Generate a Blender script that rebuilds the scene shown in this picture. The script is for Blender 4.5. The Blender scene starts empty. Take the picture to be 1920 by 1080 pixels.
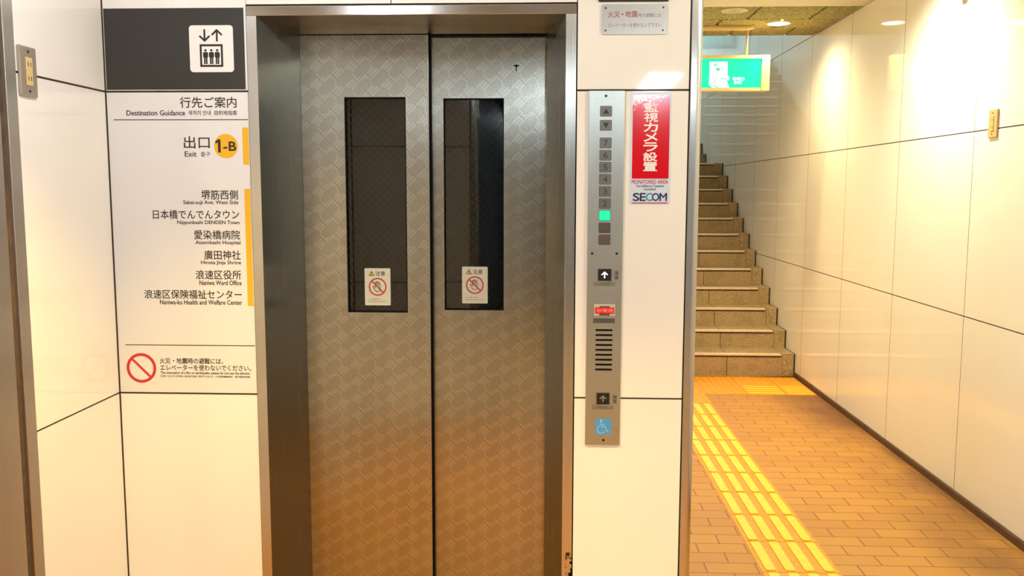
import bpy, bmesh, math, random
from mathutils import Vector, Matrix
random.seed(7)
S = bpy.context.scene
COL = S.collection
PI = math.pi

# ------------------------------------------------------------------ camera
F_PX, YAW, PITCH, ROLL = 1658.66, 0.0410035, 0.1101835, 0.0017134
cy, sy, cp, sp = math.cos(YAW), math.sin(YAW), math.cos(PITCH), math.sin(PITCH)
cr, sr = math.cos(ROLL), math.sin(ROLL)
fw = Vector((-sy * cp, cy * cp, -sp)); rt = Vector((cy, sy, 0)); up = rt.cross(fw)
r2 = rt * cr + up * sr; u2 = up * cr - rt * sr
cd = bpy.data.cameras.new('camera'); cam = bpy.data.objects.new('camera', cd); COL.objects.link(cam)
cd.sensor_width = 36; cd.lens = F_PX / 1920 * 36; cd.clip_start = 0.02
cam.matrix_world = Matrix(((r2.x, u2.x, -fw.x, 0), (r2.y, u2.y, -fw.y, -2.7), (r2.z, u2.z, -fw.z, 1.6), (0, 0, 0, 1)))
S.camera = cam

# ------------------------------------------------------------------ view, world, light strengths
S.view_settings.view_transform = 'Standard'; S.view_settings.look = 'None'
S.view_settings.gamma = 1; S.view_settings.use_curve_mapping = False
S.view_settings.exposure = 0.0
W = bpy.data.worlds.new('daylight_sky'); S.world = W; W.use_nodes = True
bg = W.node_tree.nodes['Background']; bg.inputs[0].default_value = (0.44, 0.78, 1.0, 1); bg.inputs[1].default_value = 7.0
# lamp strengths: (power, colour, cone, softness)
HALL_WIDE = (48.0, (.80, .84, .93), 178, .2)
HALL_DOWN = (150.0, (1.0, .68, .14), 100, .7)
HALL_DOWN_R = (105.0, (1.0, .70, .18), 100, .7)
HALL_SIDE = (68.0, (.95, 1.0, .83), 178, .2)
CORR_NEAR = (178.0, (.96, .99, .74), 160, 1)
CORR_FAR = (98.0, (1.0, .78, .43), 160, 1)


def spot(name, loc, power, color, angle=120, blend=0.6, rad=0.05):
    l = bpy.data.lights.new(name, 'SPOT'); l.energy = power; l.color = color
    l.spot_size = math.radians(angle); l.spot_blend = blend; l.shadow_soft_size = rad
    o = bpy.data.objects.new(name, l); COL.objects.link(o); o.location = loc
    return o


HALL_LIGHTS = [(-0.66, -0.98, (HALL_WIDE, HALL_DOWN)), (0.62, -1.30, (HALL_DOWN_R,)), (1.60, -0.9, (HALL_SIDE,))]
CORR_LIGHTS = [(1.716, 4.19, (CORR_FAR,)), (0.77, 4.19, (CORR_FAR,)), (1.72, 2.15, (CORR_NEAR,))]

# ------------------------------------------------------------------ helpers


def lin(c):
    return tuple(((v / 255) / 12.92 if v / 255 <= .04045 else ((v / 255 + .055) / 1.055) ** 2.4) for v in c)


class NT:
    def __init__(s, m):
        m.use_nodes = True; s.t = m.node_tree; s.b = s.t.nodes['Principled BSDF']

    def n(s, typ, **kw):
        o = s.t.nodes.new(typ)
        for k, v in kw.items():
            setattr(o, k, v)
        return o

    def l(s, a, b): s.t.links.new(a, b)

    def m(s, op, a, b=None, c=None):
        o = s.t.nodes.new('ShaderNodeMath'); o.operation = op
        for i, v in enumerate((a, b, c)):
            if v is None: continue
            if isinstance(v, (int, float)): o.inputs[i].default_value = v
            else: s.l(v, o.inputs[i])
        return o.outputs[0]

    def obj(s):
        o = s.n('ShaderNodeTexCoord'); x = s.n('ShaderNodeSeparateXYZ'); s.l(o.outputs['Object'], x.inputs[0])
        return o.outputs['Object'], x.outputs

    def noise(s, vec, scale, detail=3, rough=.5):
        o = s.n('ShaderNodeTexNoise'); o.inputs['Scale'].default_value = scale
        o.inputs['Detail'].default_value = detail; o.inputs['Roughness'].default_value = rough
        if vec is not None: s.l(vec, o.inputs['Vector'])
        return o.outputs['Fac']

    def ramp(s, fac, a, b, lo=0., hi=1.):
        r = s.n('ShaderNodeValToRGB'); s.l(fac, r.inputs[0])
        r.color_ramp.elements[0].position = lo; r.color_ramp.elements[1].position = hi
        r.color_ramp.elements[0].color = (*a, 1); r.color_ramp.elements[1].color = (*b, 1)
        return r.outputs[0]

    def mix(s, fac, a, b):
        o = s.n('ShaderNodeMix', data_type='RGBA')
        for i, v in ((0, fac), (6, a), (7, b)):
            if isinstance(v, tuple): o.inputs[i].default_value = (*v[:3], 1)
            elif isinstance(v, (int, float)): o.inputs[i].default_value = v
            else: s.l(v, o.inputs[i])
        return o.outputs[2]

    def bump(s, h, strength=.3, dist=.002):
        o = s.n('ShaderNodeBump'); o.inputs['Strength'].default_value = strength; o.inputs['Distance'].default_value = dist
        s.l(h, o.inputs['Height']); s.l(o.outputs[0], s.b.inputs['Normal'])


MATS = {}


def mat(name, col, rough=.5, metal=0., var=0., scale=20., emis=None, strength=0., coat=0., spec=None):
    m = bpy.data.materials.new(name); t = NT(m); b = t.b
    col = lin(col) if max(col) > 1 else col
    b.inputs['Base Color'].default_value = (*col, 1); b.inputs['Roughness'].default_value = rough
    b.inputs['Metallic'].default_value = metal
    if coat: b.inputs['Coat Weight'].default_value = coat; b.inputs['Coat Roughness'].default_value = .04
    if spec is not None: b.inputs['Specular IOR Level'].default_value = spec
    if var:
        v, _ = t.obj(); f = t.noise(v, scale)
        t.l(t.ramp(f, tuple(c * (1 - var) for c in col), tuple(min(1, c * (1 + var)) for c in col), .3, .7), b.inputs['Base Color'])
    if emis:
        b.inputs['Emission Color'].default_value = (*emis, 1); b.inputs['Emission Strength'].default_value = strength
    MATS[name] = m
    return m


M_panel = mat('enamel_panel', (.85, .815, .745), .035, var=.015, scale=3)
M_panel_back = mat('enamel_panel_dim', (.85, .815, .745), .12)
M_groove = mat('panel_joint', (84, 64, 42), .8, var=.3, scale=30)
M_joint = mat('tight_joint', (96, 76, 44), .8)
M_print = mat('sign_film', (.75, .735, .71), .16)
M_dark = mat('charcoal_film', (46, 44, 40), .42, var=.08, scale=300)
M_ink = mat('black_ink', (36, 27, 25), .5)
M_white = mat('white_film', (.84, .80, .74), .3)
M_yellow = mat('yellow_film', (232, 176, 30), .4)
M_red = mat('red_ink', (200, 42, 42), .4)
M_base = mat('baseboard_rubber', (88, 58, 34), .6, var=.2)
M_ceil = mat('ceiling_paint', (.78, .72, .58), .7, var=.03)
M_darkwall = mat('dark_wall', (64, 70, 74), .5)
M_shaft = mat('shaft_dark', (20, 20, 18), .8)
M_black = mat('black_rubber', (10, 10, 10), .8, spec=.15)
M_screw = mat('screw_steel', (90, 84, 74), .35, 1)
M_brass = mat('outlet_ivory', (214, 186, 128), .4)
M_plate = mat('outlet_plate', (176, 166, 150), .36, .6)
M_beige = mat('sign_box_paint', (222, 200, 150), .5)
M_pipe = mat('pipe_paint', (206, 184, 134), .5)
M_grey_btn = mat('button_steel', (120, 116, 108), .35, .8)
M_mark = mat('engraved_mark', (48, 46, 44), .5)
M_btn_dark = mat('button_black', (26, 26, 26), .3)
M_btn_edge = mat('button_rim', (150, 150, 146), .3, .8)
M_btn_brown = mat('button_smoked', (96, 78, 70), .35)
M_btn_smoke = mat('button_smoked_grey', (74, 72, 70), .35)
M_green_lit = mat('button_green_lit', (0, 210, 130), .3, emis=(0.01, .80, .36), strength=.8)
M_arrow_lit = mat('arrow_lit', (255, 250, 240), .3, emis=(1, .97, .9), strength=1.1)
M_arrow_dim = mat('arrow_dim', (134, 130, 118), .4)
M_label = mat('label_plate', (138, 132, 118), .4, .6, var=.15, scale=120)
M_label_dk = mat('label_plate_dark', (88, 84, 70), .5, .3)
M_redplate = mat('red_plastic', (226, 40, 34), .3)
M_pink = mat('pink_ink', (255, 150, 140), .4)
M_clear = mat('clear_cover', (196, 186, 172), .15, .0)
M_blue = mat('blue_sticker', (70, 150, 214), .4)
M_blue_line = mat('pale_blue_ink', (150, 200, 226), .4)
M_lens = mat('lamp_lens', (255, 245, 225), .4, emis=(1, .88, .68), strength=14)
M_lens_off = mat('lamp_off', (214, 204, 176), .3, .3, var=.3, scale=60)
M_ring = mat('lamp_ring', (222, 206, 166), .4)
M_tube = mat('tube_diffuser', (250, 250, 250), .4, emis=(.78, .91, 1.0), strength=125)
M_tube_far = mat('tube_diffuser_far', (250, 250, 250), .4, emis=(.76, .90, 1.0), strength=62)
M_stair_fill = mat('added_stair_diffuser', (250, 250, 250), .4, emis=(1.0, .92, .72), strength=16)  # glow of the luminaire added over the stairs
M_exit_green = mat('exit_green', (0, 190, 120), .25, emis=(.0, .80, .50), strength=.85)
M_exit_white = mat('exit_white', (240, 255, 250), .25, emis=(.86, 1, .95), strength=1.2)
M_exit_fig = mat('exit_figure', (20, 170, 130), .3, emis=(.06, .55, .38), strength=.7)
M_tile = mat('tactile_base', (238, 152, 14), .5, var=.12, scale=25)
M_bar = mat('tactile_raised', (250, 204, 44), .42, var=.07, scale=30)
M_plate_tan = mat('outlet_plate_tan', (206, 168, 112), .4)
M_dot = mat('tactile_dot', (242, 178, 46), .45, var=.1, scale=30)
M_nosing = mat('nosing_metal', (232, 206, 172), .4, .3, var=.1, scale=40)
M_navy = mat('navy_ink', (22, 40, 84), .4)
M_teal = mat('teal_ink', (34, 150, 150), .4)
M_wine = mat('wine_ink', (172, 40, 70), .4)
M_stk_white = mat('sticker_white', (205, 212, 226), .25)
M_caution = mat('caution_white', (205, 205, 185), .4, var=.05, scale=60)
M_cau_yel = mat('caution_yellow', (206, 190, 40), .4)
M_cau_red = mat('caution_red', (176, 40, 34), .4)
M_engrave_red = mat('engraved_red', (150, 64, 50), .5)
M_engrave_grey = mat('engraved_grey', (120, 108, 94), .5)
M_sky_glass = mat('window_frame_paint', (130, 150, 156), .4)
M_kerb = mat('stair_gap', (40, 26, 14), .9)


def metal_mat(name, col, rough, stretch=(1, 1, 1), var=.05, rvar=.1):
    m = bpy.data.materials.new(name); t = NT(m); b = t.b
    v, x = t.obj(); mp = t.n('ShaderNodeMapping'); mp.inputs['Scale'].default_value = stretch; t.l(v, mp.inputs[0])
    f = t.noise(mp.outputs[0], 60, 4, .6)
    c = t.ramp(f, tuple(k * (1 - var) for k in col), tuple(min(1, k * (1 + var)) for k in col), .3, .7)
    t.l(c, b.inputs['Base Color']); b.inputs['Metallic'].default_value = 1
    t.l(t.m('ADD', t.m('MULTIPLY', f, rvar), rough - rvar / 2), b.inputs['Roughness'])
    return m


def brushed(m, amount=.85, turn=0.):
    """hairline finish: reflections smear across the grain"""
    t = NT(m); g_ = t.n('ShaderNodeTangent', direction_type='RADIAL', axis='Z'); t.l(g_.outputs[0], t.b.inputs['Tangent'])
    t.b.inputs['Anisotropic'].default_value = amount; t.b.inputs['Anisotropic Rotation'].default_value = turn
    return m


M_steel = metal_mat('hairline_steel_vertical', (.58, .56, .53), .26, (6, 6, .05), .03, .04)
M_steel_h = metal_mat('hairline_steel_horizontal', (.58, .56, .53), .24, (.05, 6, 6), .03, .04)
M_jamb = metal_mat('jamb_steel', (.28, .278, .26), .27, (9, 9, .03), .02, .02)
M_panelsteel = metal_mat('satin_steel', (.58, .60, .57), .34, (.1, 6, 6), .03)
M_rail = metal_mat('rail_steel', (.50, .46, .42), .35, (6, 6, .05), .03, .04)
M_notice = metal_mat('notice_steel', (.74, .72, .68), .34, (6, 6, .05), .03, .03)
for q in (M_steel, M_jamb, M_panelsteel, M_rail): brushed(q)
brushed(M_steel_h, .7, .25)


def door_mat():
    m = bpy.data.materials.new('etched_steel'); t = NT(m); b = t.b
    v, x = t.obj(); X, Y, Z = x[0], x[1], x[2]
    pw, ph = .0593, .0587
    k = t.m('ROUND', t.m('DIVIDE', X, pw))
    px = t.m('SUBTRACT', X, t.m('MULTIPLY', k, pw))
    zz = t.m('SUBTRACT', Z, t.m('MULTIPLY', k, ph / 2))
    pz = t.m('SUBTRACT', zz, t.m('MULTIPLY', t.m('ROUND', t.m('DIVIDE', zz, ph)), ph))
    s2 = math.sqrt(.5)
    al = t.m('MULTIPLY', t.m('ADD', px, pz), s2)
    pe = t.m('MULTIPLY', t.m('SUBTRACT', pz, px), s2)
    cl = t.m('MAXIMUM', t.m('MINIMUM', al, .0168), -.0168)
    dx = t.m('SUBTRACT', al, cl)
    d = t.m('SQRT', t.m('ADD', t.m('MULTIPLY', dx, dx), t.m('MULTIPLY', pe, pe)))
    # concentric racetracks
    fr = t.m('ABSOLUTE', t.m('SUBTRACT', t.m('FRACT', t.m('DIVIDE', d, .0046)), .5))
    ring = t.m('MULTIPLY', t.m('GREATER_THAN', fr, .31), t.m('LESS_THAN', d, .0146))
    # crossing lines, and the braid ends running down to the right
    u = t.m('MULTIPLY', t.m('SUBTRACT', Z, X), s2); w = t.m('MULTIPLY', t.m('ADD', Z, X), s2)
    fw_ = t.m('ABSOLUTE', t.m('SUBTRACT', t.m('FRACT', t.m('DIVIDE', w, .0415)), .5))
    cross = t.m('MULTIPLY', t.m('GREATER_THAN', fw_, .478), t.m('GREATER_THAN', d, .0146))
    fu = t.m('ABSOLUTE', t.m('SUBTRACT', t.m('FRACT', t.m('DIVIDE', u, .0104)), .5))
    gap = t.m('MULTIPLY', t.m('GREATER_THAN', fu, .45), t.m('GREATER_THAN', d, .0160))
    line = t.m('MAXIMUM', t.m('MAXIMUM', ring, cross), gap)
    n1 = t.noise(v, 5, 4, .6)
    mp = t.n('ShaderNodeMapping'); mp.inputs['Scale'].default_value = (1, 1, .25); t.l(v, mp.inputs[0])
    n2 = t.noise(mp.outputs[0], 3, 3, .5)
    amt = t.m('MULTIPLY', line, t.m('ADD', .16, t.m('MULTIPLY', n1, .66)))
    base = t.ramp(n2, (.42, .42, .375), (.52, .515, .465), .3, .7)
    t.l(t.mix(amt, base, (.06, .055, .045)), b.inputs['Base Color'])
    b.inputs['Metallic'].default_value = 1
    t.l(t.m('ADD', .20, t.m('MULTIPLY', n1, .08)), b.inputs['Roughness'])
    return brushed(m, .92)


M_door = door_mat()


def brick_floor():
    m = bpy.data.materials.new('brick_paving'); t = NT(m); b = t.b
    v, x = t.obj(); mp = t.n('ShaderNodeMapping'); mp.inputs['Location'].default_value = (-1.333 + .218 * 30, -1.111 + .1053 * 41, 0); t.l(v, mp.inputs[0])
    k = t.n('ShaderNodeTexBrick'); t.l(mp.outputs[0], k.inputs['Vector'])
    k.offset = .5; k.inputs['Scale'].default_value = 1; k.inputs['Mortar Size'].default_value = .0030; k.inputs['Mortar Smooth'].default_value = .2
    k.inputs['Brick Width'].default_value = .218; k.inputs['Row Height'].default_value = .1053
    k.inputs['Color1'].default_value = (*(.56, .255, .030), 1); k.inputs['Color2'].default_value = (*(.48, .205, .022), 1)
    k.inputs['Mortar'].default_value = (*lin((120, 68, 22)), 1); k.inputs['Bias'].default_value = -.2
    n = t.noise(v, 1.3, 5, .6); n2 = t.noise(v, 180, 2)
    c = t.mix(t.m('MULTIPLY', n2, .22), k.outputs['Color'], lin((160, 96, 40)))
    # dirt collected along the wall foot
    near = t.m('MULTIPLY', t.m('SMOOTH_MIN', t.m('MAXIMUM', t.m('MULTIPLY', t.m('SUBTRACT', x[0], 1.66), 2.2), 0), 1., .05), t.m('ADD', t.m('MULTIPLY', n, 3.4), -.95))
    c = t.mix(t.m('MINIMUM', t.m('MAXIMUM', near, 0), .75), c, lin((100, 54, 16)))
    t.l(c, b.inputs['Base Color']); b.inputs['Roughness'].default_value = .55
    t.bump(t.m('SUBTRACT', 1, k.outputs['Fac']), .35, .002)
    return m


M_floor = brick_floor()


def stone_mat():
    m = bpy.data.materials.new('stair_terrazzo'); t = NT(m); b = t.b
    v, x = t.obj()
    n = t.noise(v, 90, 4, .7); n2 = t.noise(v, 7, 5, .65)
    c = t.ramp(n, lin((120, 98, 62)), lin((212, 182, 130)), .3, .75)
    c = t.mix(t.m('MULTIPLY', t.m('GREATER_THAN', n2, .55), .15), c, lin((70, 52, 26)))
    f = t.m('ABSOLUTE', t.m('SUBTRACT', t.m('FRACT', t.m('DIVIDE', t.m('ADD', x[0], .345), .6)), .5))
    c = t.mix(t.m('MULTIPLY', t.m('GREATER_THAN', f, .494), .75), c, lin((50, 34, 14)))
    t.l(c, b.inputs['Base Color']); b.inputs['Roughness'].default_value = .6
    return m


M_stone = stone_mat()


def acoustic_mat():
    m = bpy.data.materials.new('acoustic_board'); t = NT(m); b = t.b
    v, x = t.obj()
    n = t.noise(v, 55, 5, .75); n2 = t.noise(v, 170, 2)
    c = t.ramp(n, lin((112, 106, 62)), lin((186, 178, 120)), .38, .6)
    c = t.mix(t.m('MULTIPLY', t.m('GREATER_THAN', n2, .62), .6), c, lin((84, 72, 36)))
    t.l(c, b.inputs['Base Color']); b.inputs['Roughness'].default_value = .95
    t.bump(n, .6, .01)
    return m


M_acoustic = acoustic_mat()


def worn_red():
    m = bpy.data.materials.new('sunworn_red_film'); t = NT(m); b = t.b
    v, x = t.obj()
    n = t.noise(v, 130, 4, .7); n2 = t.noise(v, 260, 3, .7)
    h = t.m('MULTIPLY', t.m('SUBTRACT', x[2], 1.845 - 1.558), 1 / .045)      # 0 at the sound film, 1 at the torn top edge
    left = t.m('MULTIPLY', t.m('SUBTRACT', .30 - .305, x[0]), 6)
    w = t.m('ADD', t.m('ADD', h, t.m('MULTIPLY', left, 1.2)), t.m('MULTIPLY', t.m('SUBTRACT', n, .5), 3.2))
    worn = t.m('MULTIPLY', t.m('GREATER_THAN', w, .58), t.m('GREATER_THAN', h, -.4))
    c = t.mix(t.m('MULTIPLY', t.m('GREATER_THAN', h, .3), .7), (.62, .006, .014), (.36, .01, .09))
    c = t.mix(worn, c, lin((246, 214, 226)))
    t.l(c, b.inputs['Base Color']); b.inputs['Roughness'].default_value = .12
    return m


M_wornred = worn_red()


def scuffed():
    m = metal_mat('scuffed_trim', (.58, .56, .53), .26, (6, 6, .05)); t = NT(m)
    old = t.b.inputs['Base Color'].links[0].from_socket
    v, x = t.obj(); n = t.noise(v, 70, 4, .7)
    low = t.m('MULTIPLY', t.m('LESS_THAN', x[2], .46), t.m('GREATER_THAN', x[0], .48))
    c = t.mix(t.m('MULTIPLY', low, t.m('GREATER_THAN', n, .52)), old, (.02, .015, .01))
    t.l(c, t.b.inputs['Base Color'])
    return m


M_trimface = brushed(scuffed())


def glass_mat(name, tint, alpha):
    m = bpy.data.materials.new(name); m.use_nodes = True; t = m.node_tree; t.nodes.clear()
    out = t.nodes.new('ShaderNodeOutputMaterial'); mx = t.nodes.new('ShaderNodeMixShader')
    tr = t.nodes.new('ShaderNodeBsdfTransparent'); gl = t.nodes.new('ShaderNodeBsdfGlossy'); fr = t.nodes.new('ShaderNodeFresnel')
    tr.inputs[0].default_value = (*tint, 1); gl.inputs['Roughness'].default_value = .015; fr.inputs[0].default_value = alpha
    t.links.new(fr.outputs[0], mx.inputs[0]); t.links.new(tr.outputs[0], mx.inputs[1]); t.links.new(gl.outputs[0], mx.inputs[2])
    t.links.new(mx.outputs[0], out.inputs[0])
    return m


M_glass = glass_mat('wired_glass', (.5, .52, .46), 1.72)
M_glass_tint = glass_mat('tinted_glass', (.27, .34, .30), 1.45)
M_wire = mat('glass_wire', (120, 116, 92), .5, .4)


class B:
    """collects shapes, in world coordinates, into ONE mesh"""

    def __init__(s): s.bm = bmesh.new(); s.mi = 0

    def _fin(s, fs, smooth=False):
        for f in fs:
            f.material_index = s.mi; f.smooth = smooth

    def box(s, x0, x1, y0, y1, z0, z1, bev=0., seg=2):
        vs = [s.bm.verts.new((x, y, z)) for x in (x0, x1) for y in (y0, y1) for z in (z0, z1)]
        q = ((0, 1, 3, 2), (4, 6, 7, 5), (0, 4, 5, 1), (2, 3, 7, 6), (0, 2, 6, 4), (1, 5, 7, 3))
        fs = [s.bm.faces.new([vs[i] for i in f]) for f in q]
        bmesh.ops.recalc_face_normals(s.bm, faces=fs)
        s._fin(fs)
        if bev:
            es = list({e for f in fs for e in f.edges})
            r = bmesh.ops.bevel(s.bm, geom=es, offset=bev, segments=seg, affect='EDGES', profile=.5)
            s._fin(r['faces'])
        return s

    def hexa(s, p):
        """eight points: bottom ring of four, top ring of four"""
        vs = [s.bm.verts.new(q) for q in p]
        fs = [s.bm.faces.new([vs[i] for i in f]) for f in ((0, 1, 2, 3), (4, 5, 6, 7), (0, 1, 5, 4), (1, 2, 6, 5), (2, 3, 7, 6), (3, 0, 4, 7))]
        bmesh.ops.recalc_face_normals(s.bm, faces=fs); s._fin(fs)
        return s

    def prism(s, pts, axis, a, b, smooth=False):
        """outline extruded along axis from a to b; pts in the other two axes"""
        def P(p, t):
            return {'y': (p[0], t, p[1]), 'x': (t, p[0], p[1]), 'z': (p[0], p[1], t)}[axis]
        A = [s.bm.verts.new(P(p, a)) for p in pts]; C = [s.bm.verts.new(P(p, b)) for p in pts]
        n = len(pts); fs = [s.bm.faces.new(A), s.bm.faces.new(C)]
        side = [s.bm.faces.new((A[i], A[(i + 1) % n], C[(i + 1) % n], C[i])) for i in range(n)]
        bmesh.ops.recalc_face_normals(s.bm, faces=fs + side); s._fin(fs); s._fin(side, smooth)
        return s

    def disc(s, c, r, axis, a, b, n=32, sz=1.):
        return s.prism([(c[0] + r * math.cos(2 * PI * i / n), c[1] + sz * r * math.sin(2 * PI * i / n)) for i in range(n)], axis, a, b, True)

    def rrect(s, x0, x1, z0, z1, r, axis, a, b, k=5):
        pts = []
        for cx, cz, st in ((x1 - r, z1 - r, 0), (x0 + r, z1 - r, 1), (x0 + r, z0 + r, 2), (x1 - r, z0 + r, 3)):
            for i in range(k + 1):
                t = PI / 2 * (st + i / k); pts.append((cx + r * math.cos(t), cz + r * math.sin(t)))
        return s.prism(pts, axis, a, b)

    def ring(s, c, ro, ri, axis, a, b, n=48, sz=1.):
        def P(p, t):
            return {'y': (p[0], t, p[1]), 'x': (t, p[0], p[1]), 'z': (p[0], p[1], t)}[axis]
        R = []
        for r in (ro, ri):
            for t in (a, b):
                R.append([s.bm.verts.new(P((c[0] + r * math.cos(2 * PI * i / n), c[1] + sz * r * math.sin(2 * PI * i / n)), t)) for i in range(n)])
        fs = []
        for i in range(n):
            j = (i + 1) % n
            for p, q in ((R[0], R[1]), (R[1], R[3]), (R[3], R[2]), (R[2], R[0])):
                fs.append(s.bm.faces.new((p[i], p[j], q[j], q[i])))
        bmesh.ops.recalc_face_normals(s.bm, faces=fs); s._fin(fs)
        return s

    def stroke(s, path, w, a, b, axis='y', caps=True, step=.00002):
        """a line of width w drawn through the points; each piece a hair deeper so faces never coincide"""
        for i in range(len(path) - 1):
            p, q = Vector(path[i]), Vector(path[i + 1]); d = (q - p)
            if d.length < 1e-7: continue
            d.normalize(); n = Vector((-d.y, d.x)) * w / 2
            s.prism([tuple(p + n), tuple(p - n), tuple(q - n), tuple(q + n)], axis, a + step * (i % 3), b)
        if caps:
            for i, p in enumerate(path): s.disc(p, w / 2, axis, a + step * 3.3, b, 10)
        return s

    def tube(s, path, r, n=12, closed=False):
        rings = []; fs = []
        for i, p in enumerate(path):
            p = Vector(p); d = (Vector(path[min(i + 1, len(path) - 1)]) - Vector(path[max(i - 1, 0)])).normalized()
            u = d.orthogonal().normalized(); w = d.cross(u)
            if rings:
                pu = rings[-1][1]; u = (pu - d * pu.dot(d)).normalized(); w = d.cross(u)
            rings.append(([s.bm.verts.new(p + (u * math.cos(2 * PI * k / n) + w * math.sin(2 * PI * k / n)) * r) for k in range(n)], u))
        for (A, _), (C, _) in zip(rings, rings[1:]):
            for k in range(n): fs.append(s.bm.faces.new((A[k], A[(k + 1) % n], C[(k + 1) % n], C[k])))
        e = [s.bm.faces.new(rings[0][0]), s.bm.faces.new(rings[-1][0])]
        bmesh.ops.recalc_face_normals(s.bm, faces=fs + e); s._fin(fs, True); s._fin(e)
        return s


def root_of(o):
    v = Vector((0, 0, 0))
    while o is not None:
        v = v + Vector(o.location); o = o.parent
    return v


def obj(name, b, mats, parent=None, origin=None):
    me = bpy.data.meshes.new(name)
    off = root_of(parent) if parent else Vector(origin or (0, 0, 0))
    bm = b.bm if isinstance(b, B) else b
    bmesh.ops.translate(bm, verts=bm.verts, vec=-off)
    bm.to_mesh(me); bm.free()
    for m in (mats if isinstance(mats, (list, tuple)) else [mats]): me.materials.append(m)
    o = bpy.data.objects.new(name, me); COL.objects.link(o)
    if parent: o.parent = parent
    else: o.location = off
    return o


def tag(o, label, cat, group=None):
    o['label'] = label; o['category'] = cat
    if group: o['group'] = group
    return o


def thing(name, label, cat, loc, group=None):
    o = bpy.data.objects.new(name, None); o.empty_display_size = .05; COL.objects.link(o); o.location = loc
    return tag(o, label, cat, group)


def struct(name, b, mats, label=None):
    o = obj(name, b, mats); o['kind'] = 'structure'
    if label: o['label'] = label
    return o


def text(name, body, x0, x1, z0, z1, m, parent, y, bold=0., depth=.0004, vertical=False, fit='both'):
    """lettering standing on a wall plane y = const, facing the hall, fitted into a rectangle"""
    c = bpy.data.curves.new(name, 'FONT'); c.body = body; c.size = 1; c.resolution_u = 3
    t = bpy.data.objects.new(name + '_source', c); COL.objects.link(t)
    dg = bpy.context.evaluated_depsgraph_get(); dg.update()
    me = bpy.data.meshes.new_from_object(t.evaluated_get(dg))
    bpy.data.objects.remove(t); bpy.data.curves.remove(c)
    bm = bmesh.new(); bm.from_mesh(me); bpy.data.meshes.remove(me)
    xs = [v.co.x for v in bm.verts]; ys = [v.co.y for v in bm.verts]
    ax, bx, ay, by = min(xs), max(xs), min(ys), max(ys)
    sx = (x1 - x0) / (bx - ax); sz = (z1 - z0) / max(by - ay, 1e-6)
    if fit == 'width': sz = sx
    for v in bm.verts:
        v.co = Vector((x0 + (v.co.x - ax) * sx, y, z0 + (v.co.y - ay) * sz))
    if bold:                       # heavier strokes: the outline repeated a hair to each side
        w = bold * .5 * (sx + sz) / 2; geo = list(bm.verts) + list(bm.edges) + list(bm.faces); hw = (x1 - x0) / 2
        for dx, dz, k in ((-w, 0, 1), (w, 0, 2), (0, -w, 3), (0, w, 4)):
            q = bmesh.ops.duplicate(bm, geom=geo)
            bmesh.ops.translate(bm, verts=[e for e in q['geom'] if isinstance(e, bmesh.types.BMVert)], vec=(dx, -.00001 * k, dz))
    # give the lettering real thickness, front face towards the hall (-y)
    r = bmesh.ops.extrude_face_region(bm, geom=list(bm.faces))
    bmesh.ops.translate(bm, verts=[e for e in r['geom'] if isinstance(e, bmesh.types.BMVert)], vec=(0, -depth, 0))
    bmesh.ops.recalc_face_normals(bm, faces=bm.faces)
    return obj(name, bm, m, parent)


# ------------------------------------------------------------------ the setting
ZS = [0.0, .959, 1.897, 2.85, 3.79, 4.74, 5.69, 6.3]
XL, XR = -1.356, 2.138
CE = 2.5            # hall ceiling
g = .0030           # half a wide joint

# front wall
b = B(); b.mi = 1
b.box(XL - .1, -.915, .006, .10, 0, CE); b.box(.083, .4165, .006, .10, 0, CE); b.box(-.915, .083, .006, .10, 2.152, CE)
b.mi = 0
for x0, x1 in ((XL + .0035, -.9145), (.0835, .4145)):
    for z0, z1 in ((.01, ZS[1] - g), (ZS[1] + g, ZS[2] - g), (ZS[2] + g, CE)):
        b.box(x0, x1, 0, .0058, z0, z1)
b.box(-.9125, -.4752, 0, .0058, 2.1535, CE); b.box(-.4724, .0805, 0, .0058, 2.1535, CE)
struct('wall_front', b, [M_panel, M_groove])

# left wall: panels each side of the shutter rail
b = B(); b.mi = 1; b.box(XL - .12, XL - .006, -2.99, .0, 0, CE)
b.mi = 0
for y0, y1 in ((-.4605, -.0035), (-1.78, -.70), (-2.865, -1.784)):
    for z0, z1 in ((.01, ZS[1] - g), (ZS[1] + g, ZS[2] - g), (ZS[2] + g, CE)):
        b.box(XL - .0058, XL, y0, y1, z0, z1)
struct('wall_left', b, [M_panel, M_groove])

# wall behind the camera, seen only in the door glass
b = B(); b.mi = 1; b.box(XL - .1, -.52, -2.99, -2.876, 0, CE)
b.mi = 0
for z0, z1 in ((.01, ZS[1] - g), (ZS[1] + g, ZS[2] - g), (ZS[2] + g, CE)): b.box(XL + .006, -.549, -2.876, -2.87, z0, z1)
struct('wall_back', b, [M_panel_back, M_groove])
b = B(); b.rrect(-.547, -.49, -2.99, -2.86, .02, 'z', 0, CE)
struct('trim_2', b, M_steel)
b = B(); b.box(-.62, -.52, -10.2, -2.99, 0, CE); b.box(-.62, XR + .1, -10.3, -10.2, 0, CE)
struct('wall_rear', b, M_darkwall)

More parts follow.
